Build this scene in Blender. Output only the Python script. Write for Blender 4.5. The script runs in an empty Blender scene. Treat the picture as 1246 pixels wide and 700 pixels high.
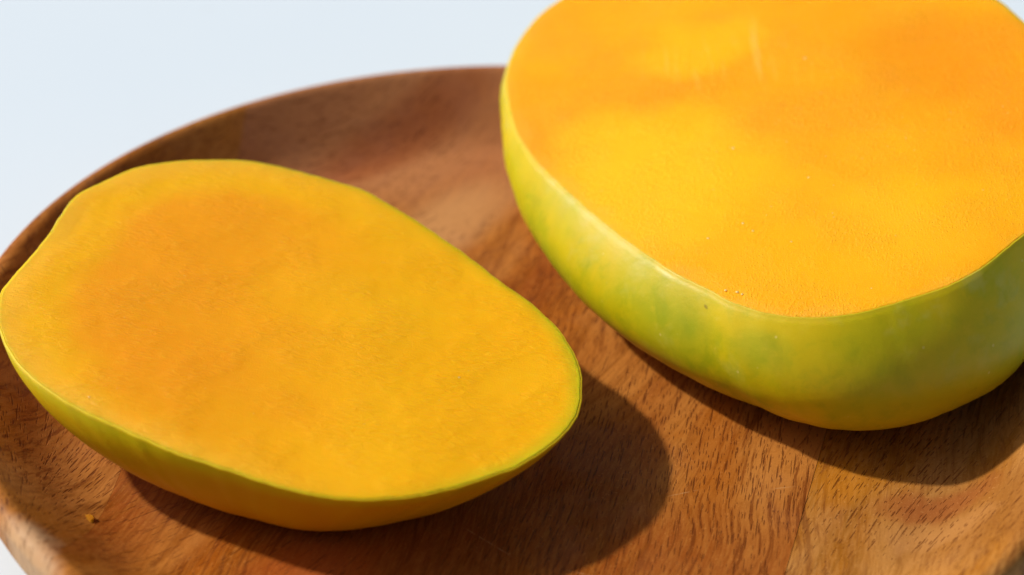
import bpy, bmesh, math, random
import numpy as np
from mathutils import Vector, Matrix, noise as mnoise

random.seed(7)
rng = np.random.default_rng(7)
scene = bpy.context.scene
COL = scene.collection

# ------------------------------------------------------------------ camera
cam_data = bpy.data.cameras.new('camera')
cam = bpy.data.objects.new('camera', cam_data)
COL.objects.link(cam)
right_v = Vector((0.99977701, 0.01163368, 0.01762332))
up_v = Vector((-0.02111691, 0.55079494, 0.83437342))
back_v = right_v.cross(up_v)
M4 = Matrix((right_v, up_v, back_v)).transposed().to_4x4()
M4.translation = Vector((-0.0027, -0.35604, 0.26495))
cam.matrix_world = M4
cam_data.sensor_width = 36.0
cam_data.angle = math.radians(30.0)
cam_data.clip_start = 0.01
cam_data.clip_end = 50.0
cam_data.dof.use_dof = True
cam_data.dof.focus_distance = 0.407
cam_data.dof.aperture_fstop = 9.0
cam_data.dof.aperture_blades = 0
scene.camera = cam

# ------------------------------------------------------------------ daylight
SUN_AZ, SUN_EL = math.radians(164.0), math.radians(42.5)     # direction towards the sun, azimuth from +x
world = bpy.data.worlds.new('World')
scene.world = world
world.use_nodes = True
wn = world.node_tree
bg = wn.nodes['Background']
sky = wn.nodes.new('ShaderNodeTexSky')
sky.sky_type = 'NISHITA'
sky.sun_disc = False
sky.sun_elevation = SUN_EL
sky.sun_rotation = math.pi / 2 - SUN_AZ
sky.air_density = 1.0
sky.dust_density = 4.0
sky.ozone_density = 0.5
wn.links.new(sky.outputs[0], bg.inputs[0])
bg.inputs[1].default_value = 0.066

sun_data = bpy.data.lights.new('sun', 'SUN')
sun_data.energy = 3.17
sun_data.angle = math.radians(2.8)
sun_data.color = (1.0, 0.95, 0.87)
sun = bpy.data.objects.new('sun', sun_data)
COL.objects.link(sun)
to_sun = Vector((math.cos(SUN_EL) * math.cos(SUN_AZ), math.cos(SUN_EL) * math.sin(SUN_AZ), math.sin(SUN_EL)))
sun.rotation_euler = to_sun.to_track_quat('Z', 'Y').to_euler()
sun.location = to_sun * 2

vs = scene.view_settings
vs.view_transform = 'Standard'
vs.look = 'None'
vs.exposure = 0.16
vs.gamma = 1.0
vs.use_curve_mapping = False
scene.cycles.use_denoising = True
scene.cycles.max_bounces = 10
scene.cycles.caustics_reflective = False
scene.cycles.caustics_refractive = False


# ------------------------------------------------------------------ node helper
class NT:
    def __init__(self, name):
        self.m = bpy.data.materials.new(name)
        self.m.use_nodes = True
        self.t = self.m.node_tree
        self.t.nodes.clear()
        self.out = self.t.nodes.new('ShaderNodeOutputMaterial')
        self.b = self.t.nodes.new('ShaderNodeBsdfPrincipled')
        self.t.links.new(self.b.outputs[0], self.out.inputs[0])

    def set(self, sock, v):
        if hasattr(v, 'is_linked'):
            self.t.links.new(v, sock)
        elif v is not None:
            if sock.type == 'RGBA' and len(v) == 3:
                v = (*v, 1.0)
            sock.default_value = v

    def p(self, key, v):
        self.set(self.b.inputs[key], v)

    def math(self, op, a, b=None, c=None, clamp=False):
        n = self.t.nodes.new('ShaderNodeMath')
        n.operation = op
        n.use_clamp = clamp
        for i, v in enumerate((a, b, c)):
            if v is not None:
                self.set(n.inputs[i], v)
        return n.outputs[0]

    def attr(self, name):
        n = self.t.nodes.new('ShaderNodeAttribute')
        n.attribute_name = name
        return n.outputs['Fac']

    def obj(self):
        return self.t.nodes.new('ShaderNodeTexCoord').outputs['Object']

    def xyz(self, x=0.0, y=0.0, z=0.0):
        n = self.t.nodes.new('ShaderNodeCombineXYZ')
        for i, v in enumerate((x, y, z)):
            self.set(n.inputs[i], v)
        return n.outputs[0]

    def sep(self, v):
        n = self.t.nodes.new('ShaderNodeSeparateXYZ')
        self.set(n.inputs[0], v)
        return n.outputs

    def mapping(self, v, rot=(0, 0, 0), scale=(1, 1, 1), loc=(0, 0, 0)):
        n = self.t.nodes.new('ShaderNodeMapping')
        self.set(n.inputs[0], v)
        n.inputs['Location'].default_value = loc
        n.inputs['Rotation'].default_value = rot
        n.inputs['Scale'].default_value = scale
        return n.outputs[0]

    def rs(self, v, ang, scale, loc=(0, 0, 0)):
        """turn by -ang about z, then scale: x runs along ang"""
        return self.mapping(self.mapping(v, rot=(0, 0, -ang)), scale=scale, loc=loc)

    def noise(self, v, scale, detail=3.0, rough=0.5, dist=0.0, color=False):
        n = self.t.nodes.new('ShaderNodeTexNoise')
        self.set(n.inputs['Vector'], v)
        n.inputs['Scale'].default_value = scale
        n.inputs['Detail'].default_value = detail
        n.inputs['Roughness'].default_value = rough
        n.inputs['Distortion'].default_value = dist
        return n.outputs[1 if color else 0]

    def ramp(self, f, lo, hi, a=0.0, b=1.0, smooth=True):
        n = self.t.nodes.new('ShaderNodeMapRange')
        n.interpolation_type = 'SMOOTHSTEP' if smooth else 'LINEAR'
        self.set(n.inputs[0], f)
        for i, v in ((1, lo), (2, hi), (3, a), (4, b)):
            self.set(n.inputs[i], v)
        return n.outputs[0]

    def mix(self, f, a, b, mode='MIX'):
        n = self.t.nodes.new('ShaderNodeMix')
        n.data_type = 'RGBA'
        n.blend_type = mode
        self.set(n.inputs[0], f)
        self.set(n.inputs[6], a)
        self.set(n.inputs[7], b)
        return n.outputs[2]

    def bump(self, h, strength, dist, normal=None):
        n = self.t.nodes.new('ShaderNodeBump')
        n.inputs['Strength'].default_value = strength
        n.inputs['Distance'].default_value = dist
        self.set(n.inputs['Height'], h)
        if normal is not None:
            self.set(n.inputs['Normal'], normal)
        return n.outputs[0]

    def blob(self, u, v, cu, cv, ru, rv, rot=0.0):
        """soft elliptical patch in plane coordinates: 1 at its middle, 0 at its edge"""
        c, s = math.cos(rot), math.sin(rot)
        du = self.math('SUBTRACT', u, cu)
        dv = self.math('SUBTRACT', v, cv)
        a = self.math('ADD', self.math('MULTIPLY', du, c / ru), self.math('MULTIPLY', dv, s / ru))
        b = self.math('ADD', self.math('MULTIPLY', du, -s / rv), self.math('MULTIPLY', dv, c / rv))
        r = self.math('ADD', self.math('MULTIPLY', a, a), self.math('MULTIPLY', b, b))
        return self.ramp(r, 1.0, 0.0)


# ------------------------------------------------------------------ materials
def table_material():
    n = NT('white_table')
    o = n.obj()
    f = n.noise(o, 9.0, 4)
    col = n.mix(n.ramp(f, 0.3, 0.7), (0.695, 0.80, 0.89), (0.71, 0.81, 0.895))
    sm = n.noise(o, 42.0, 3)
    col = n.mix(n.ramp(sm, 0.68, 0.8, 0, 0.25), col, (0.66, 0.72, 0.79))
    n.p('Base Color', col)
    n.p('Roughness', 0.55)
    n.p('Specular IOR Level', 0.3)
    n.p('Normal', n.bump(n.noise(o, 700.0, 2), 0.05, 0.0003))
    return n.m


def wood_material(name, base, pale, red, shift, pore_amt, patches=()):
    """acacia-like timber: flecks of open pores that follow the 'grain' angle carried by the mesh"""
    n = NT(name)
    o = n.obj()
    x, y, z = n.sep(o)
    ang = n.attr('grain')
    ca, sa = n.math('COSINE', ang), n.math('SINE', ang)
    # slow figure, drawn out along the mean grain
    warp = n.noise(o, 14.0, 2, color=True)
    wv = n.t.nodes.new('ShaderNodeVectorMath')
    wv.operation = 'MULTIPLY_ADD'
    n.set(wv.inputs[0], warp)
    wv.inputs[1].default_value = (0.03, 0.03, 0.03)
    n.set(wv.inputs[2], o)
    fig = n.rs(wv.outputs[0], math.radians(60), (1.0, 2.6, 1.5), shift)
    f1 = n.noise(fig, 16.0, 4, 0.55)
    f2 = n.noise(n.mapping(fig, loc=(3.1, 1.7, 0.4)), 9.0, 3, 0.5)
    ring = n.noise(n.mapping(fig, scale=(0.35, 1.6, 1.0), loc=(0.7, 5.1, 0)), 55.0, 3, 0.6)
    col = n.mix(n.ramp(f1, 0.38, 0.62), base, pale)
    col = n.mix(n.ramp(f2, 0.47, 0.62, 0, 0.85), col, red)
    col = n.mix(n.ramp(ring, 0.50, 0.68, 0, 0.6), col, [c * 0.62 for c in base])
    fine = n.noise(n.rs(o, math.radians(72), (0.14, 1.0, 0.5)), 1500.0, 2, 0.6)
    col = n.mix(n.ramp(fine, 0.35, 0.75, 0, 0.30), col, [min(1, c * 1.25) for c in pale])
    curl = n.noise(n.rs(o, math.radians(65), (0.45, 1.0, 0.6)), 420.0, 4, 0.65, 1.2)
    col = n.mix(n.ramp(curl, 0.5, 0.75, 0, 0.35), col, [c * 0.6 for c in base])
    col = n.mix(n.ramp(curl, 0.46, 0.28, 0, 0.30), col, pale)
    streak = n.noise(n.rs(wv.outputs[0], math.radians(73), (0.05, 1.0, 0.4), shift), 950.0, 4, 0.7, 0.3)
    smask = n.ramp(n.noise(n.mapping(o, loc=(6, 2, 8)), 28.0, 3), 0.32, 0.62, 0.35, 1.0)
    col = n.mix(n.math('MULTIPLY', n.ramp(streak, 0.48, 0.64, 0, 0.85), smask), col, [c * 0.62 for c in red])
    col = n.mix(n.math('MULTIPLY', n.ramp(streak, 0.47, 0.30, 0, 0.5), smask), col, pale)
    for (cu, cv, ru, rv, rot, k, c) in patches:               # local sapwood and heartwood streaks
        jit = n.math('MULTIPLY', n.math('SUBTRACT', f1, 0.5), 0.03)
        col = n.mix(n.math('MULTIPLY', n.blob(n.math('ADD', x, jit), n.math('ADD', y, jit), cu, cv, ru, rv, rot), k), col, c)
    # open pores: one short dash in each cell
    dens = n.noise(n.mapping(o, loc=shift), 30.0, 2)
    total = None
    for k, (sc, la, lb, st) in enumerate(((520.0, 0.0020, 0.00015, 0.34), (380.0, 0.0036, 0.00019, 0.24), (760.0, 0.0011, 0.00011, 0.45))):
        v = n.t.nodes.new('ShaderNodeTexVoronoi')
        v.voronoi_dimensions = '2D'
        v.feature = 'F1'
        mp = n.rs(o, math.radians(70), (st, 1.0, 1.0), (0.013 * k, 0.029 * k, 0))
        n.set(v.inputs['Vector'], mp)
        v.inputs['Scale'].default_value = sc
        ps = n.sep(v.outputs['Position'])
        ms = n.sep(mp)
        lx = n.math('MULTIPLY', n.math('SUBTRACT', ms[0], ps[0]), 1.0 / st)      # back in metres, in the turned frame
        ly = n.math('SUBTRACT', ms[1], ps[1])
        ra = n.math('SUBTRACT', ang, math.radians(70))
        cr, sr = n.math('COSINE', ra), n.math('SINE', ra)
        al = n.math('ADD', n.math('MULTIPLY', lx, cr), n.math('MULTIPLY', ly, sr))
        ac = n.math('SUBTRACT', n.math('MULTIPLY', ly, cr), n.math('MULTIPLY', lx, sr))
        rnd = n.sep(v.outputs['Color'])
        la_ = n.math('MULTIPLY', n.ramp(rnd[0], 0, 1, 0.2, 1.15, False), la)
        lb_ = n.math('MULTIPLY', n.ramp(rnd[1], 0, 1, 0.6, 1.25, False), lb)
        q1 = n.math('DIVIDE', al, la_)
        q2 = n.math('DIVIDE', ac, lb_)
        rr = n.math('ADD', n.math('MULTIPLY', q1, q1), n.math('MULTIPLY', q2, q2))
        dash = n.ramp(rr, 1.2, 0.35)
        keep = n.ramp(n.math('ADD', rnd[2], n.math('MULTIPLY', dens, 3.2)), 2.30 - pore_amt, 2.75 - pore_amt)
        dash = n.math('MULTIPLY', dash, keep)
        total = dash if total is None else n.math('MAXIMUM', total, dash)
    col = n.mix(n.math('MULTIPLY', total, n.ramp(dens, 0.3, 0.6, 0.4, 0.72)), col, (0.10, 0.020, 0.003))
    grit = n.noise(n.mapping(o, scale=(1, 1, 0.6)), 1700.0, 2, 0.7)
    col = n.mix(n.ramp(grit, 0.60, 0.74, 0, 0.40), col, [min(1, c * 1.35 + 0.02) for c in pale])
    col = n.mix(n.ramp(grit, 0.40, 0.26, 0, 0.35), col, [c * 0.5 for c in base])
    # long pale knife scratches
    scr = None
    for (x0, y0, x1, y1) in ((0.0085, -0.0686, 0.031, -0.0752), (-0.012, -0.0560, 0.0, -0.0665), (0.052, -0.0420, 0.0595, -0.0405), (0.030, -0.0455, 0.0385, -0.0425)):
        L = math.hypot(x1 - x0, y1 - y0)
        ux, uy = (x1 - x0) / L, (y1 - y0) / L
        dx, dy = n.math('SUBTRACT', x, x0), n.math('SUBTRACT', y, y0)
        a = n.math('ADD', n.math('MULTIPLY', dx, ux), n.math('MULTIPLY', dy, uy))
        c = n.math('SUBTRACT', n.math('MULTIPLY', dy, ux), n.math('MULTIPLY', dx, uy))
        inl = n.math('MULTIPLY', n.ramp(a, 0, 0.003), n.ramp(a, L, L - 0.004))
        ln = n.math('MULTIPLY', n.ramp(n.math('ABSOLUTE', c), 0.00022, 0.00005), inl)
        scr = ln if scr is None else n.math('MAXIMUM', scr, ln)
    scr = n.math('MULTIPLY', scr, n.ramp(n.noise(o, 900.0, 1), 0.3, 0.6))
    col = n.mix(n.math('MULTIPLY', scr, 0.4), col, (0.62, 0.34, 0.14))
    n.p('Base Color', col)
    n.p('Roughness', n.ramp(f1, 0.2, 0.8, 0.5, 0.62))
    n.p('Specular IOR Level', n.ramp(n.noise(n.mapping(o, loc=(1, 7, 2)), 45.0, 3), 0.5, 0.7, 0.07, 0.25))
    h = n.math('SUBTRACT', n.math('MULTIPLY', fine, 0.25), total)
    h = n.math('ADD', h, n.math('MULTIPLY', n.noise(o, 260.0, 3), 0.35))
    n.p('Normal', n.bump(h, 0.5, 0.00018))
    return n.m


def flesh_material(name, which):
    n = NT(name)
    u, v, e = n.attr('pu'), n.attr('pv'), n.attr('edge')       # millimetres in the cut plane; distance to the skin
    uv = n.xyz(u, v, 0.0)
    big = n.noise(uv, 0.035, 2, 0.4)
    med = n.noise(n.rs(uv, -0.25, (0.4, 1.1, 1)), 0.12, 3, 0.5)
    orange, gold, yellow, pale = (0.93, 0.335, 0.004), (0.97, 0.45, 0.001), (1.0, 0.475, 0.002), (1.0, 0.48, 0.02)
    wob = n.math('ADD', e, n.math('MULTIPLY', n.math('SUBTRACT', n.noise(uv, 0.09, 3), 0.5), 14.0))
    fibn = n.noise(uv, 0.3, 2)
    if which == 'cheek':
        wob = n.math('ADD', e, n.math('MULTIPLY', n.math('SUBTRACT', n.noise(uv, 0.09, 3), 0.5), 9.0))
        core = n.ramp(n.math('SUBTRACT', wob, n.ramp(v, -45.0, -5.0, 3.0, 12.5)), -3.5, 6.5)
        left = n.ramp(n.math('ADD', u, n.math('MULTIPLY', v, -0.15)), 34.0, -26.0)
        f = n.math('MULTIPLY', core, left)
        col = n.mix(n.ramp(big, 0.35, 0.65), yellow, gold)
        col = n.mix(n.math('MULTIPLY', n.ramp(wob, 9.0, 2.0), n.ramp(u, 30.0, -30.0)), col, pale)
        col = n.mix(n.math('MULTIPLY', f, 0.8), col, orange)
        col = n.mix(n.math('MULTIPLY', n.blob(u, v, 10, 8, 24, 14), 0.3), col, yellow)
        col = n.mix(n.math('MULTIPLY', n.blob(u, v, -22, -16, 26, 12, -0.4), 0.5), col, orange)
        col = n.mix(n.math('MULTIPLY', n.blob(u, v, 4, -30, 14, 9), 0.25), col, orange)
        tip = n.math('MULTIPLY', n.ramp(e, 5.5, 0.2), n.ramp(n.math('ADD', u, n.math('MULTIPLY', v, -0.35)), 36.0, 66.0))
        rim = n.math('MULTIPLY', n.ramp(e, 1.5, 0.0), n.ramp(v, 35.0, 5.0))
        lime = n.math('MAXIMUM', n.math('MULTIPLY', tip, 0.65), n.math('MULTIPLY', rim, 0.25))
        col = n.mix(lime, col, (0.55, 0.56, 0.012))
        fib_rot, fib_scale = -0.12, (0.32, 1.0, 1)
    else:
        col = n.mix(n.ramp(big, 0.36, 0.62), (0.93, 0.435, 0.001), (0.91, 0.385, 0.001))
        for (cu, cv, ru, rv, rot, k, c) in (
                (20, 8, 50, 34, 0.2, 0.55, (0.90, 0.345, 0.001)), (-38, 4, 26, 14, 0.3, 0.6, (0.92, 0.35, 0.001)),
                (-60, -16, 9, 24, 0.2, 0.6, (0.92, 0.34, 0.001)), (-33, -31, 34, 36, 0.5, 0.75, (1.0, 0.58, 0.006)),
                (-19, 22, 21, 13, 0.1, 0.8, (0.92, 0.52, 0.001)), (39, 7, 30, 22, -0.2, 0.75, (0.86, 0.29, 0.001)),
                (54, -18, 16, 18, 0.1, 0.7, (0.85, 0.28, 0.001)), (12, -60, 38, 20, 0.2, 0.5, (0.97, 0.50, 0.001))):
            wu = n.math('ADD', u, n.math('MULTIPLY', n.math('SUBTRACT', med, 0.5), 14.0))
            wv2 = n.math('ADD', v, n.math('MULTIPLY', n.math('SUBTRACT', big, 0.5), 26.0))
            col = n.mix(n.math('MULTIPLY', n.blob(wu, wv2, cu, cv, ru, rv, rot), k), col, c)
        vein = n.blob(n.math('ADD', u, n.math('MULTIPLY', fibn, 2.0)), v, -4.6, 16, 1.3, 15, 0.02)
        col = n.mix(n.math('MULTIPLY', vein, 0.3), col, (0.98, 0.62, 0.12))
        col = n.mix(n.ramp(wob, 4.0, 0.0, 0, 0.35), col, (0.90, 0.45, 0.03))
        streak = n.noise(n.mapping(uv, rot=(0, 0, -0.12), scale=(1.0, 0.10, 1)), 0.5, 2)
        col = n.mix(n.math('MULTIPLY', n.ramp(streak, 0.55, 0.75), n.math('MULTIPLY', n.blob(u, v, -10, 16, 34, 22), 0.35)), col, (0.93, 0.56, 0.07))
        fib_rot, fib_scale = 0.9, (0.7, 1.0, 1)
    col = n.mix(n.ramp(med, 0.45, 0.75, 0, 0.06), col, orange)
    fib = n.noise(n.rs(uv, fib_rot, fib_scale), 1.1, 3, 0.6, 0.5)
    grain = n.noise(uv, 3.2, 3, 0.7)
    col = n.mix(n.ramp(fib, 0.52, 0.8, 0, 0.25), col, (0.95, 0.54, 0.03))
    if which == 'half':
        col = n.mix(n.ramp(grain, 0.56, 0.74, 0, 0.45), col, (0.93, 0.52, 0.03))
    n.p('Base Color', col)
    n.p('Subsurface Weight', 0.7)
    n.p('Subsurface Radius', (1.0, 0.42, 0.08))
    n.p('Subsurface Scale', 0.0018)
    n.p('Roughness', n.ramp(grain, 0.3, 0.7, 0.32, 0.5))
    n.p('Specular IOR Level', 0.13)
    patch = n.ramp(n.noise(uv, 0.07, 2), 0.38, 0.6, 0.25, 1.0)
    h = n.math('ADD', n.math('MULTIPLY', n.math('MULTIPLY', fib, patch), 1.0), n.math('MULTIPLY', grain, 0.25 if which == 'cheek' else 0.55))
    nb = n.bump(h, 1.0, 0.0004 if which == 'cheek' else 0.00026)
    # scattered beads of juice too small to model: steep little domes in a few cells
    vo = n.t.nodes.new('ShaderNodeTexVoronoi')
    vo.voronoi_dimensions = '2D'
    n.set(vo.inputs['Vector'], uv)
    vo.inputs['Scale'].default_value = 1.5 if which == 'half' else 1.9
    rc = n.sep(vo.outputs['Color'])
    wet = n.ramp(n.noise(n.mapping(uv, loc=(9, 4, 0)), 0.05, 2), 0.35, 0.65, 0.35, 1.0)
    dome = n.math('MULTIPLY', n.ramp(vo.outputs['Distance'], 0.42, 0.0), n.ramp(n.math('MULTIPLY', rc[0], wet), 0.42, 0.8))
    n.p('Normal', n.bump(dome, 0.5 if which == 'half' else 0.12, 0.0003, nb))
    n.p('Coat Weight', n.math('MULTIPLY', wet, 0.14 if which == 'half' else 0.08))
    n.p('Coat Roughness', 0.16)
    n.p('Coat Normal', n.bump(dome, 1.0, 0.0005, nb))
    return n.m


def skin_material(name, which):
    n = NT(name)
    o = n.obj()
    d, u, v = n.attr('depth'), n.attr('pu'), n.attr('pv')
    big = n.noise(o, 38.0, 3, 0.55, 0.4)
    sm = n.noise(n.mapping(o, loc=(2, 1, 4)), 85.0, 4, 0.6, 0.6)
    if which == 'cheek':
        col = n.mix(n.ramp(big, 0.35, 0.7), (0.80, 0.42, 0.002), (0.84, 0.49, 0.003))
        dd = n.math('ADD', d, n.math('MULTIPLY', n.math('SUBTRACT', sm, 0.5), 3.0))
        green = n.math('MULTIPLY', n.ramp(dd, 7.0, 0.5), 0.55)
        col = n.mix(green, col, (0.70, 0.62, 0.006))
        col = n.mix(n.math('MULTIPLY', n.ramp(d, 1.8, 0.0), 0.7), col, (0.88, 0.52, 0.01))
    else:
        col = n.mix(n.ramp(big, 0.38, 0.62), (0.64, 0.48, 0.004), (0.53, 0.46, 0.004))
        green = n.math('MULTIPLY', n.ramp(sm, 0.50, 0.72), 0.4)
        col = n.mix(green, col, (0.36, 0.43, 0.006))
        for (cu, cv, dc, ru, rd, k, c) in (
                (-28, -66, 14, 13, 14, 0.75, (0.22, 0.33, 0.012)),
                (-12, -80, 9, 9, 7, 0.55, (0.24, 0.36, 0.02)),
                (-55, -36, 16, 12, 7, 0.45, (0.24, 0.33, 0.01)),
                (28, -76, 8, 7, 6, 0.25, (0.50, 0.48, 0.004)),
                (30, -72, 26, 12, 10, 0.25, (0.56, 0.46, 0.002)),
                (45, -62, 17, 10, 9, 0.4, (0.50, 0.30, 0.006)),
                (0, -82, 14, 12, 8, 0.6, (0.66, 0.50, 0.006))):
            du = n.math('DIVIDE', n.math('SUBTRACT', u, cu), ru)
            dv = n.math('DIVIDE', n.math('SUBTRACT', v, cv), ru * 1.4)
            de = n.math('DIVIDE', n.math('SUBTRACT', d, dc), rd)
            r = n.math('ADD', n.math('ADD', n.math('MULTIPLY', du, du), n.math('MULTIPLY', dv, dv)), n.math('MULTIPLY', de, de))
            r = n.math('ADD', r, n.math('MULTIPLY', n.math('SUBTRACT', sm, 0.5), 1.6))
            col = n.mix(n.ramp(r, 1.1, 0.0, 0, k), col, c)
        mot = n.noise(n.mapping(o, loc=(8, 2, 3)), 230.0, 5, 0.65, 0.3)
        wax = n.noise(n.mapping(o, loc=(5, 3, 1)), 70.0, 4, 0.6, 0.25)
        waxm = n.math('MULTIPLY', n.ramp(wax, 0.54, 0.68), n.ramp(d, 26.0, 8.0))
        col = n.mix(n.math('MULTIPLY', waxm, 0.5), col, (0.60, 0.54, 0.10))
        d2 = n.math('ADD', d, n.math('MULTIPLY', n.math('SUBTRACT', mot, 0.5), 2.6))
        pl = n.math('MULTIPLY', n.ramp(d2, 1.2, 0.0), n.ramp(n.math('ADD', u, n.math('MULTIPLY', sm, 20.0)), 14.0, -18.0, 0.15, 0.5))
        col = n.mix(pl, col, (0.86, 0.54, 0.05))
        clump = n.ramp(n.noise(n.mapping(o, loc=(4, 9, 1)), 48.0, 3, 0.6), 0.42, 0.62)
        col = n.mix(n.math('MULTIPLY', n.math('MULTIPLY', clump, n.math('MULTIPLY', n.ramp(d, 2.0, 9.0), n.ramp(u, 25.0, -15.0, 0.35, 1.0))), n.ramp(mot, 0.40, 0.66, 0.12, 0.55)), col, (0.30, 0.34, 0.004))
        col = n.mix(n.ramp(mot, 0.52, 0.70, 0, 0.22), col, (0.33, 0.36, 0.004))
        col = n.mix(n.ramp(mot, 0.46, 0.30, 0, 0.30), col, (0.66, 0.50, 0.02))
        # pale lenticels
        vo = n.t.nodes.new('ShaderNodeTexVoronoi')
        vo.feature = 'F1'
        n.set(vo.inputs['Vector'], o)
        vo.inputs['Scale'].default_value = 260.0
        rnd = n.sep(vo.outputs['Color'])
        dot = n.math('MULTIPLY', n.ramp(vo.outputs['Distance'], 0.12, 0.05), n.ramp(rnd[0], 0.6, 0.8))
        col = n.mix(n.math('MULTIPLY', dot, 0.5), col, (0.72, 0.62, 0.16))
        # one small brown blemish just below the cut
        du = n.math('SUBTRACT', u, -24.0)
        de = n.math('SUBTRACT', d, 3.2)
        bl = n.math('ADD', n.math('ADD', n.math('MULTIPLY', du, du), n.math('MULTIPLY', de, de)), n.math('MULTIPLY', mot, 0.6))
        bl = n.math('MULTIPLY', n.ramp(bl, 0.65, 0.30), n.ramp(v, -60, -66))
        col = n.mix(n.math('MULTIPLY', bl, 0.6), col, (0.16, 0.10, 0.015))
    n.p('Base Color', col)
    n.p('Subsurface Weight', 0.6 if which == 'cheek' else 0.35)
    n.p('Subsurface Radius', (1.0, 0.7, 0.1))
    n.p('Subsurface Scale', 0.0022 if which == 'cheek' else 0.0011)
    n.p('Roughness', n.ramp(sm, 0.3, 0.7, 0.36, 0.48))
    n.p('Specular IOR Level', 0.24)
    h = n.math('ADD', n.noise(o, 900.0, 3, 0.6), n.math('MULTIPLY', n.noise(o, 160.0, 2), 0.8))
    n.p('Normal', n.bump(h, 0.25, 0.0002))
    return n.m


def juice_material():
    n = NT('juice')
    n.p('Base Color', (1.0, 0.72, 0.22))  # pale base paints the glints of the beads into their colour
    n.p('Roughness', 0.15)
    n.p('IOR', 1.8)
    n.p('Coat Weight', 1.0)
    n.p('Coat Roughness', 0.1)
    return n.m


def pulp_material():
    n = NT('pulp')
    f = n.noise(n.obj(), 900.0, 2)
    n.p('Base Color', n.mix(f, (0.44, 0.15, 0.004), (0.50, 0.19, 0.006)))
    n.p('Roughness', 0.35)
    n.p('Subsurface Weight', 0.4)
    n.p('Subsurface Radius', (1.0, 0.4, 0.1))
    n.p('Subsurface Scale', 0.001)
    return n.m


# ------------------------------------------------------------------ object helpers
def link(name, verts, faces, mat, parent=None, loc=(0, 0, 0), attrs=None, smooth=True):
    me = bpy.data.meshes.new(name)
    me.from_pydata([tuple(map(float, p)) for p in verts], [], faces)
    for k, a in (attrs or {}).items():
        me.attributes.new(k, 'FLOAT', 'POINT').data.foreach_set('value', np.asarray(a, dtype=np.float32))
    bm = bmesh.new()
    bm.from_mesh(me)
    bmesh.ops.recalc_face_normals(bm, faces=bm.faces)
    bm.to_mesh(me)
    bm.free()
    if smooth:
        me.polygons.foreach_set('use_smooth', [True] * len(me.polygons))
    me.materials.append(mat)
    ob = bpy.data.objects.new(name, me)
    COL.objects.link(ob)
    ob.location = loc
    if parent:
        ob.parent = parent
    return ob


def thing(name, loc, label, cat, group=None):
    o = bpy.data.objects.new(name, None)
    COL.objects.link(o)
    o.location = loc
    o.empty_display_size = 0.02
    o['label'] = label
    o['category'] = cat
    if group:
        o['group'] = group
    return o


def ring_faces(nr, N, close_first=None, close_last=None):
    f = []
    for i in range(nr - 1):
        for j in range(N):
            k = (j + 1) % N
            f.append((i * N + j, i * N + k, (i + 1) * N + k, (i + 1) * N + j))
    if close_first is not None:
        for j in range(N):
            f.append((close_first, (j + 1) % N, j))
    if close_last is not None:
        b = (nr - 1) * N
        for j in range(N):
            f.append((close_last, b + j, b + (j + 1) % N))
    return f


# ------------------------------------------------------------------ the white table
TW, TT = 1.6, 0.03
bm = bmesh.new()
bmesh.ops.create_cube(bm, size=1.0)
for vtx in bm.verts:
    vtx.co = Vector((vtx.co.x * TW * 2, vtx.co.y * TW * 2 + 0.4, (vtx.co.z - 0.5) * TT))
bmesh.ops.bevel(bm, geom=bm.edges[:], offset=0.003, segments=2, affect='EDGES')
me = bpy.data.meshes.new('tabletop')
bm.to_mesh(me)
bm.free()
me.materials.append(table_material())
table = bpy.data.objects.new('tabletop', me)
COL.objects.link(table)
table['kind'] = 'structure'

# ------------------------------------------------------------------ the wooden plate
FLOOR = 0.008
plate = thing('wooden_plate', (0, 0, 0), 'round reddish brown wooden plate with a low raised rim, lying on the white table', 'plate')


def plate_profile():
    top = [(0.0, FLOOR)]
    for r in np.linspace(0.002, 0.098, 60):
        top.append((r, FLOOR))
    for r in np.linspace(0.0985, 0.1203, 27):                 # eases out of the floor into a straight slope
        k = r - 0.098
        zz = 0.89 * k * k / (2 * 0.012) if k < 0.012 else 0.89 * 0.006 + 0.89 * (k - 0.012)
        top.append((r, FLOOR + zz))
    a0 = math.radians(129)
    for t in np.linspace(0, 1, 12)[1:]:                       # rounded lip
        a = a0 + (math.radians(-20) - a0) * t
        top.append((0.12210 + 0.0027 * math.cos(a), 0.02050 + 0.0027 * math.sin(a)))
    out = []
    for t in np.linspace(0.08, 1, 16):                        # outer wall rolls under to a foot
        a = t * math.pi / 2
        out.append((0.104 + 0.0207 * math.cos(a) ** 0.8 if t < 1 else 0.104, 0.0193 * (1 - math.sin(a)) + 0.0004))
    out += [(0.098, 0.0004), (0.096, 0.0012), (0.05, 0.0014), (0.0, 0.0014)]
    return top + out


J1, J1D = Vector((0.0654, -0.0275, 0)), Vector((0.2892, 0.9573, 0)).normalized()
J2, J2D = Vector((-0.0853, -0.0480, 0)), Vector((0.075, 1.0, 0)).normalized()
N1 = Vector((J1D.y, -J1D.x, 0))                               # points to +x
N2 = Vector((J2D.y, -J2D.x, 0))

prof = plate_profile()
NA = 420


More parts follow.
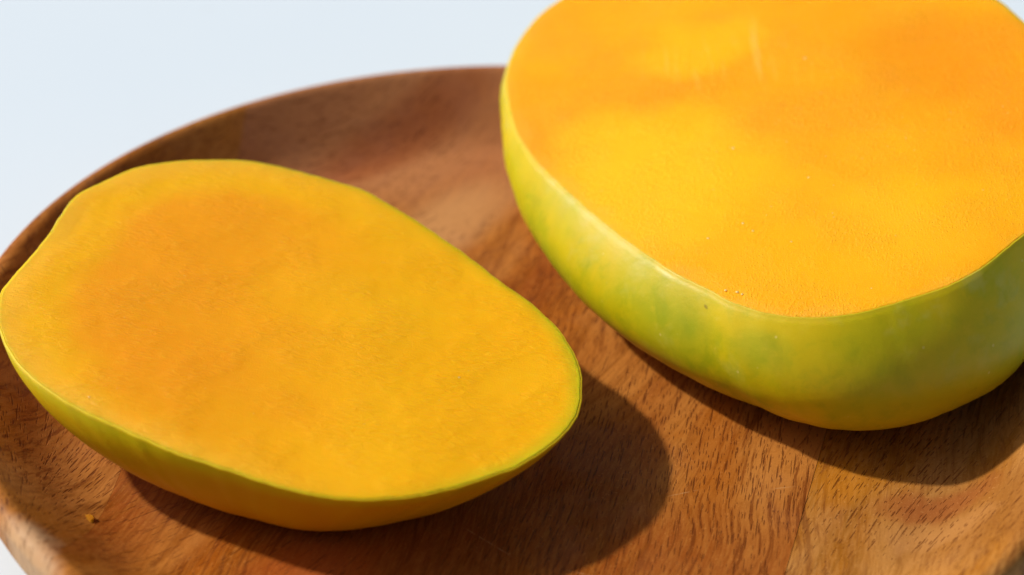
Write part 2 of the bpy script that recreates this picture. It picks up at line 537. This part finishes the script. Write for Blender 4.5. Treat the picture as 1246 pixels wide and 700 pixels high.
def plate_solid():
    bm = bmesh.new()
    rings = []
    for (r, z) in prof:
        if r < 1e-6:
            rings.append([bm.verts.new((0, 0, z))])
            continue
        ring = []
        for j in range(NA):
            a = 2 * math.pi * j / NA
            w = 1.0 + 0.0012 * math.sin(2 * a + 0.6) * (r / 0.125) + 0.0008 * math.sin(5 * a)
            dz = 0.00012 * math.sin(3 * a + r * 90) * min(1, r / 0.03) if z > 0.0015 else 0
            ring.append(bm.verts.new((r * w * math.cos(a), r * w * math.sin(a), z + dz)))
        rings.append(ring)
    for A, B in zip(rings, rings[1:]):
        if len(A) == 1:
            for j in range(NA):
                bm.faces.new((A[0], B[j], B[(j + 1) % NA]))
        elif len(B) == 1:
            for j in range(NA):
                bm.faces.new((A[j], B[0], A[(j + 1) % NA]))
        else:
            for j in range(NA):
                k = (j + 1) % NA
                bm.faces.new((A[j], B[j], B[k], A[k]))
    bmesh.ops.recalc_face_normals(bm, faces=bm.faces)
    return bm


def grain_angle(kind, x, y):
    if kind == 'right':
        return math.radians(np.interp(x - 0.29 * (y + 0.03), [0.05, 0.075, 0.11], [68, 60, 46]))
    if kind == 'left':
        return math.radians(np.interp(x, [-0.125, -0.105, -0.085], [125, 112, 60]) + 10 * math.sin(y * 60))
    return math.radians(np.interp(x, [-0.09, -0.065, -0.02, 0.03, 0.06], [34, 42, 68, 81, 79]) - (16 if y > 0.05 else 16 * max(0, y) / 0.05))


def plank(kind, cuts, mat):
    bm = plate_solid()
    for (co, no, gap) in cuts:                                # keep the side the normal points away from
        r = bmesh.ops.bisect_plane(bm, geom=bm.verts[:] + bm.edges[:] + bm.faces[:], dist=1e-7,
                                   plane_co=co - no * gap, plane_no=no, clear_outer=True)
        edges = [e for e in r['geom_cut'] if isinstance(e, bmesh.types.BMEdge)]
        bmesh.ops.contextual_create(bm, geom=edges)
        bmesh.ops.split_edges(bm, edges=[e for e in edges if e.is_valid])
    bmesh.ops.recalc_face_normals(bm, faces=bm.faces)
    me = bpy.data.meshes.new('plank')
    bm.to_mesh(me)
    bm.free()
    at = me.attributes.new('grain', 'FLOAT', 'POINT')
    at.data.foreach_set('value', [float(grain_angle(kind, v.co.x, v.co.y)) for v in me.vertices])
    for p in me.polygons:
        p.use_smooth = len(p.vertices) <= 5
    me.materials.append(mat)
    ob = bpy.data.objects.new('plank', me)
    COL.objects.link(ob)
    ob.parent = plate
    return ob


wood_mid = wood_material('timber_middle', (0.355, 0.090, 0.003), (0.45, 0.170, 0.030), (0.265, 0.062, 0.008), (0.0, 0.0, 0.0), 0.62,
                         [(-0.030, 0.108, 0.10, 0.05, 0.2, 0.8, (0.45, 0.19, 0.078)), (-0.018, 0.064, 0.030, 0.014, 1.0, 0.8, (0.54, 0.27, 0.10)), (-0.035, 0.100, 0.045, 0.010, 0.75, 0.7, (0.27, 0.065, 0.018)),  # first patch: greyer far wood, painted lighter to offset the wall's shading
                          (-0.045, -0.075, 0.02, 0.012, 0.6, 0.7, (0.36, 0.075, 0.01)), (0.045, -0.03, 0.03, 0.01, 1.4, 0.5, (0.34, 0.085, 0.004)), (-0.095, -0.092, 0.040, 0.012, -0.8, 0.8, (0.62, 0.40, 0.22))])  # last patch: sapwood plus sheen painted on the lower-left rim
wood_right = wood_material('timber_right', (0.36, 0.125, 0.006), (0.49, 0.23, 0.06), (0.29, 0.085, 0.016), (0.31, 0.17, 0.0), 0.55,
                           [(0.100, -0.055, 0.030, 0.026, 0.0, 0.75, (0.30, 0.115, 0.022)), (0.086, -0.046, 0.016, 0.006, 0.15, 0.75, (0.30, 0.085, 0.02)), (0.086, -0.055, 0.014, 0.006, 0.1, 0.7, (0.46, 0.21, 0.06)),
                            (0.068, -0.040, 0.012, 0.008, 0.8, 0.6, (0.50, 0.18, 0.009))])
wood_left = wood_material('timber_left', (0.37, 0.120, 0.012), (0.45, 0.18, 0.04), (0.31, 0.08, 0.012), (0.77, 0.41, 0.0), 0.85,
                          [(-0.095, -0.092, 0.040, 0.012, -0.8, 0.8, (0.62, 0.40, 0.22))])  # same rim patch: pale sapwood with sheen painted into the colour
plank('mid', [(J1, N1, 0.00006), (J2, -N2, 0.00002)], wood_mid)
plank('right', [(J1, -N1, 0.00006)], wood_right)
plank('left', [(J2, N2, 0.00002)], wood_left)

# ------------------------------------------------------------------ the two cut mangoes
CHEEK = dict(
    cc=(-0.05126, -0.01687, 0.03257), n=(0.07475, -0.05872, 0.99547),
    rim=[(-58.7, -12.1), (-60.3, -6.1), (-61.1, 0.4), (-60.0, 5.0), (-58.7, 9.7), (-56.7, 17.0), (-55.2, 22.9), (-54.1, 30.8), (-53.2, 36.9), (-51.3, 40.6), (-47.4, 44.9), (-43.4, 49.7), (-39.2, 53.2), (-32.5, 56.0), (-25.3, 57.8), (-18.2, 58.9), (-13.5, 58.9), (-6.0, 57.2), (1.6, 54.8), (6.7, 53.1), (13.1, 50.9), (17.9, 46.7), (23.7, 41.8), (28.8, 37.2), (33.7, 32.3), (38.6, 27.5), (43.4, 21.9), (48.1, 16.6), (52.8, 12.1), (55.5, 8.6), (59.5, 2.6), (62.1, -3.6), (63.6, -9.0), (64.2, -15.0), (63.9, -21.7), (62.6, -26.5), (60.6, -31.1), (55.9, -37.4), (51.7, -41.8), (47.7, -44.7), (41.8, -48.5), (35.8, -51.5), (30.0, -53.7), (22.1, -55.5), (14.3, -55.7), (8.1, -54.5), (2.1, -52.9), (-4.2, -50.6), (-10.4, -48.4), (-16.8, -46.1), (-23.2, -42.9), (-27.6, -40.7), (-32.1, -38.3), (-36.6, -36.1), (-41.3, -33.1), (-46.1, -29.3), (-51.4, -24.0), (-55.4, -18.6)],
    D=0.0220, pw=2.0765, su=0.0025, sv=-0.0312, bc=(-0.1328, -0.1289, 0.0533, 0.0637, -0.1085, 0.0687, 0.0073), off=(0.0, 0.0))
HALF = dict(
    cc=(0.06122, 0.05078, 0.05026), n=(-0.17576, -0.12949, 0.97588),
    rim=[(-53.9, 59.6), (-59.0, 54.0), (-62.7, 47.0), (-65.4, 39.9), (-66.8, 33.4), (-67.8, 26.3), (-67.5, 20.1), (-66.3, 10.0), (-64.9, 2.2), (-59.8, -11.4), (-54.9, -19.4), (-50.1, -27.4), (-45.4, -35.0), (-38.6, -45.0), (-32.1, -53.3), (-27.8, -58.2), (-21.4, -64.2), (-17.3, -68.9), (-13.1, -71.4), (-10.4, -73.7), (-4.8, -75.4), (1.2, -76.9), (4.8, -76.7), (11.4, -76.0), (20.2, -73.8), (26.8, -71.6), (31.4, -69.5), (36.2, -66.3), (41.2, -62.0), (46.2, -57.4), (52.3, -51.6), (58.2, -44.1), (62.6, -35.4), (65.6, -25.3), (66.9, -14.5), (66.5, -2.9), (64.8, 7.7), (62.9, 15.9), (61.0, 22.5), (57.5, 32.2), (52.8, 40.2), (45.7, 47.0), (36.3, 53.8), (24.3, 60.0), (12.0, 64.5), (-0.8, 67.7), (-13.9, 69.1), (-27.1, 68.6), (-38.3, 67.0), (-45.0, 65.2), (-49.4, 63.6)],
    D=0.0390, pw=0.9219, su=0.0238, sv=-0.0277, bc=(-0.3412, 0.3577, -0.0512, 0.3057, -0.0635, 0.0783, 0.1457), off=(-1.2, -7.2))


PR = [p[0] for p in prof[:100]]
_top = int(np.argmax(PR))
PR, PZ = PR[:_top + 1], [max(q[1] for q in prof[:k + 1]) for k in range(_top + 1)]


def smooth_closed(P, N, passes):
    P = np.array(P, float)
    Q = np.vstack([P, P[:1]])
    d = np.r_[0, np.cumsum(np.linalg.norm(np.diff(Q, axis=0), axis=1))]
    t = np.linspace(0, d[-1], N, endpoint=False)
    R = np.stack([np.interp(t, d, Q[:, k]) for k in range(2)], 1)
    for _ in range(passes):
        R = 0.5 * R + 0.25 * (np.roll(R, 1, 0) + np.roll(R, -1, 0))
        R = 1.5 * R - 0.25 * (np.roll(R, 1, 0) + np.roll(R, -1, 0)) if _ % 2 else R
    return R


def fruit(spec, root, kind, flesh_mat, skin_mat):
    N = 320
    n = np.array(spec['n']); n /= np.linalg.norm(n)
    e1 = np.array([1, 0, 0]) - n * n[0]; e1 /= np.linalg.norm(e1)
    e2 = np.cross(n, e1)
    base = np.array(root.location)
    cc = np.array(spec['cc']) - base
    rim = smooth_closed(spec['rim'], N, 8) / 1000.0
    nick = np.array([0.00022 * mnoise.noise(Vector((p[0] * 260, p[1] * 260, 1.3))) + 0.00012 * mnoise.noise(Vector((p[0] * 800, p[1] * 800, 4.3))) for p in rim])
    rim = rim * (1 + nick / np.linalg.norm(rim, axis=1))[:, None]
    th = np.arctan2(rim[:, 1], rim[:, 0])
    b = spec['bc']
    bul = b[0] + b[1] * np.cos(th) + b[2] * np.sin(th) + b[3] * np.cos(2 * th) + b[4] * np.sin(2 * th) + b[5] * np.cos(3 * th) + b[6] * np.sin(3 * th)

    rl = np.linalg.norm(rim, axis=1)
    ou, ov = spec['off']

    def ring(t, inset):
        """outline of the fruit wall, t running from the cut (0) to the lowest point (1), and its depth below the cut"""
        D = spec['D'] - inset
        out = rim * (1 - inset / rl)[:, None]
        if kind == 'cheek':
            a = t * math.pi / 2
            w = np.full(N, D * math.sin(a) ** (2 / spec['pw']))
            g = math.cos(a) ** (2 / spec['pw']) if t < 1 else 0.0
            R = out * (g + bul * math.sin(math.pi * t) * (1 - t))[:, None] + np.array([spec['su'], spec['sv']]) * t
        else:
            f0 = 1.1 * np.tanh(bul / 1.1)
            ph = f0 + (math.pi / 2 - f0) * t
            g = np.clip(np.cos(ph) / np.cos(f0), 0, 9) ** spec['pw']
            w = D * (np.sin(ph) - np.sin(f0)) / (1 - np.sin(f0))
            R = out * g[:, None] + np.array([spec['su'], spec['sv']]) * (t * t * (3 - 2 * t))
        return R, w

    def to3(R, w):
        w = np.broadcast_to(np.asarray(w, float), (len(R),))
        P = cc + R[:, :1] * e1 + R[:, 1:] * e2 - n * w[:, None]
        W = P + base                                          # rests on the plate wall, never inside it
        r = np.hypot(W[:, 0], W[:, 1])
        zmin = np.where(r < 0.1255, np.interp(r, PR, PZ), -1.0) - base[2] + 0.0001
        lift = (r > 0.097) & (P[:, 2] < zmin)
        P[lift, 2] = zmin[lift]
        return P

    # --- skin: a closed shell 1 mm thick, lip at the cut, outside and inside
    ts = np.concatenate([np.linspace(0, 1, 56)[:-1] ** 1.15, [0.992]])
    rows, dep, pu, pv = [], [], [], []

    def add(R, w, dval):
        rows.append(to3(R, w)); dep.append(np.full(N, dval)); pu.append(R[:, 0] * 1000 + ou); pv.append(R[:, 1] * 1000 + ov)
    TH = 0.0006
    lipR = [(TH, 0.00008), (TH * 0.6, 0.00001), (TH * 0.25, 0.00004)]
    innerts = ts[::-1]
    for t in innerts[:-1]:
        R, w = ring(t, TH); add(R, w, 30.0)
    R0 = rim; rr = np.linalg.norm(rim, axis=1)[:, None]
    for ins, dz in lipR:
        add(rim * (1 - ins / rr), dz, 0.0)
    add(rim * (1 - 0.00004 / rr), 0.00018, 0.25)
    R1 = None
    acc = 0.0; prev = to3(rim, 0)
    for t in ts[1:]:
        R, w = ring(t, 0.0)
        cur = to3(R, w)
        acc += float(np.median(np.linalg.norm(cur - prev, axis=1)) * 1000); prev = cur
        add(R, np.maximum(w, 0.0003), acc)
    V = np.vstack(rows)
    nr = len(rows)
    V = np.vstack([V, rows[0].mean(0), rows[-1].mean(0)])
    dp = np.r_[np.concatenate(dep), 30, acc]
    pu_ = np.r_[np.concatenate(pu), 0, 0]; pv_ = np.r_[np.concatenate(pv), 0, 0]
    link('skin', V, ring_faces(nr, N, nr * N, nr * N + 1), skin_mat, root, attrs={'depth': dp, 'pu': pu_, 'pv': pv_})

    # --- flesh: the cut face with its real relief, closed underneath
    ss = np.concatenate([np.linspace(0.012, 0.93, 92), np.linspace(0.935, 1.0, 22)])
    rimi = rim * (1 - 0.00050 / rr)
    rows, edge, pu, pv = [], [], [], []
    for s in ss:
        R = rimi * s
        dist = np.sqrt(((R[:, None, :] - rim[None, ::2, :]) ** 2).sum(2)).min(1)
        h = np.empty(N)
        for j in range(N):
            q = Vector((R[j, 0] * 1000, R[j, 1] * 1000, 3.7 if kind == 'half' else 9.1))
            h[j] = 0.00055 * mnoise.noise(q * 0.035) + 0.00010 * mnoise.noise(Vector((q.x * 0.08, q.y * 0.22, q.z))) + 0.00002 * mnoise.noise(q * 0.5)
        fade = np.clip((dist - 0.0008) / 0.004, 0, 1)
        h = h * fade - 0.00016 * np.clip(1 - (dist - 0.0005) / 0.0032, 0, 1) ** 2
        rows.append(to3(R, 0.0) + n[None] * (h + 0.00018)[:, None])
        edge.append(dist * 1000); pu.append(R[:, 0] * 1000 + ou); pv.append(R[:, 1] * 1000 + ov)
    for t in np.linspace(0.05, 0.985, 24):
        R, w = ring(t, 0.0014)
        rows.append(to3(R, w + 0.0002)); edge.append(np.zeros(N)); pu.append(R[:, 0] * 1000 + ou); pv.append(R[:, 1] * 1000 + ov)
    V = np.vstack(rows); nr = len(rows)
    V = np.vstack([V, rows[0].mean(0), rows[-1].mean(0)])
    link('flesh', V, ring_faces(nr, N, nr * N, nr * N + 1), flesh_mat, root,
         attrs={'edge': np.r_[np.concatenate(edge), 40, 0], 'pu': np.r_[np.concatenate(pu), 0, 0], 'pv': np.r_[np.concatenate(pv), 0, 0]})

    # --- beads of juice standing on the cut face
    bm = bmesh.new()
    spots = []
    if kind == 'half':
        spots = [(6, 10.9, .55), (-14.1, -21.5, .5), (-17, -72.9, .5), (-11.9, -80.8, .55), (-19.4, -71.9, .42), (-16, -73.8, .4), (-9, -82.2, .5), (-22, -54, .42), (-14, -50, .4), (-12, -53, .4), (2, -36, .4), (-4, -58, .34)]
        spots += [(random.gauss(2, 24), random.gauss(-12, 32), random.uniform(.14, .26)) for _ in range(70)]
    else:
        spots = [(38, -16, .34), (-36, -32, .28)]
        spots += [(random.uniform(-45, 52), random.uniform(-38, 40), random.uniform(.10, .16)) for _ in range(25)]
    for (a, c, r) in spots:
        a, c = a - ou, c - ov
        R = np.array([a, c]) / 1000
        if np.sqrt(((R - rim) ** 2).sum(1)).min() < 0.0016:
            continue
        ang = np.arctan2(R[1], R[0]); j = np.argmin(np.abs(np.angle(np.exp(1j * (th - ang)))))
        if np.linalg.norm(R) > np.linalg.norm(rim[j]):
            continue
        q = Vector((a, c, 3.7 if kind == 'half' else 9.1))
        h = 0.00055 * mnoise.noise(q * 0.035) + 0.00010 * mnoise.noise(Vector((q.x * 0.08, q.y * 0.22, q.z))) + 0.00018
        pos = cc + R[0] * e1 + R[1] * e2 + n * (h - 0.00008 * r)
        bmesh.ops.create_icosphere(bm, subdivisions=2, radius=r * 0.78 / 1000, matrix=Matrix.Translation(Vector(pos)) @ Matrix.Diagonal((1, 1, 0.42, 1)))
    me = bpy.data.meshes.new('juice_droplet')
    bm.to_mesh(me); bm.free()
    me.polygons.foreach_set('use_smooth', [True] * len(me.polygons))
    me.materials.append(JUICE)
    ob = bpy.data.objects.new('juice_droplet', me)
    COL.objects.link(ob); ob.parent = root
    ob['kind'] = 'stuff'


JUICE = juice_material()
cheek = thing('mango_cheek', (-0.0382, -0.0491, FLOOR), 'flatter mango slice with golden yellow skin, cut face up, its end over the plate rim', 'mango')
fruit(CHEEK, cheek, 'cheek', flesh_material('flesh_cheek', 'cheek'), skin_material('skin_cheek', 'cheek'))
half = thing('mango_half', (0.0651, 0.0032, FLOOR), 'thicker mango half with mottled green and yellow skin, cut face tilted up on the plate', 'mango')
fruit(HALF, half, 'half', flesh_material('flesh_half', 'half'), skin_material('skin_half', 'half'))

# ------------------------------------------------------------------ crumbs on the plate
PULP = pulp_material()
bm = bmesh.new()
bmesh.ops.create_icosphere(bm, subdivisions=3, radius=1.0)
for vtx in bm.verts:
    k = 1 + 0.35 * mnoise.noise(vtx.co * 1.6)
    vtx.co = Vector((vtx.co.x * 0.0017 * k, vtx.co.y * 0.0014 * k, max(-0.1, vtx.co.z) * 0.00018 * k))
me = bpy.data.meshes.new('pulp_crumb')
bm.to_mesh(me); bm.free()
me.polygons.foreach_set('use_smooth', [True] * len(me.polygons))
me.materials.append(PULP)
crumb = bpy.data.objects.new('pulp_crumb', me)
COL.objects.link(crumb)
_cr = math.hypot(0.0880, 0.0590)
crumb.location = (-0.0880, -0.0590, float(np.interp(_cr, [p[0] for p in prof[:88]], [p[1] for p in prof[:88]])) - 0.0001)
crumb['label'] = 'tiny orange crumb of mango pulp on the inner slope of the wooden plate'
crumb['category'] = 'crumb'

print('script done')
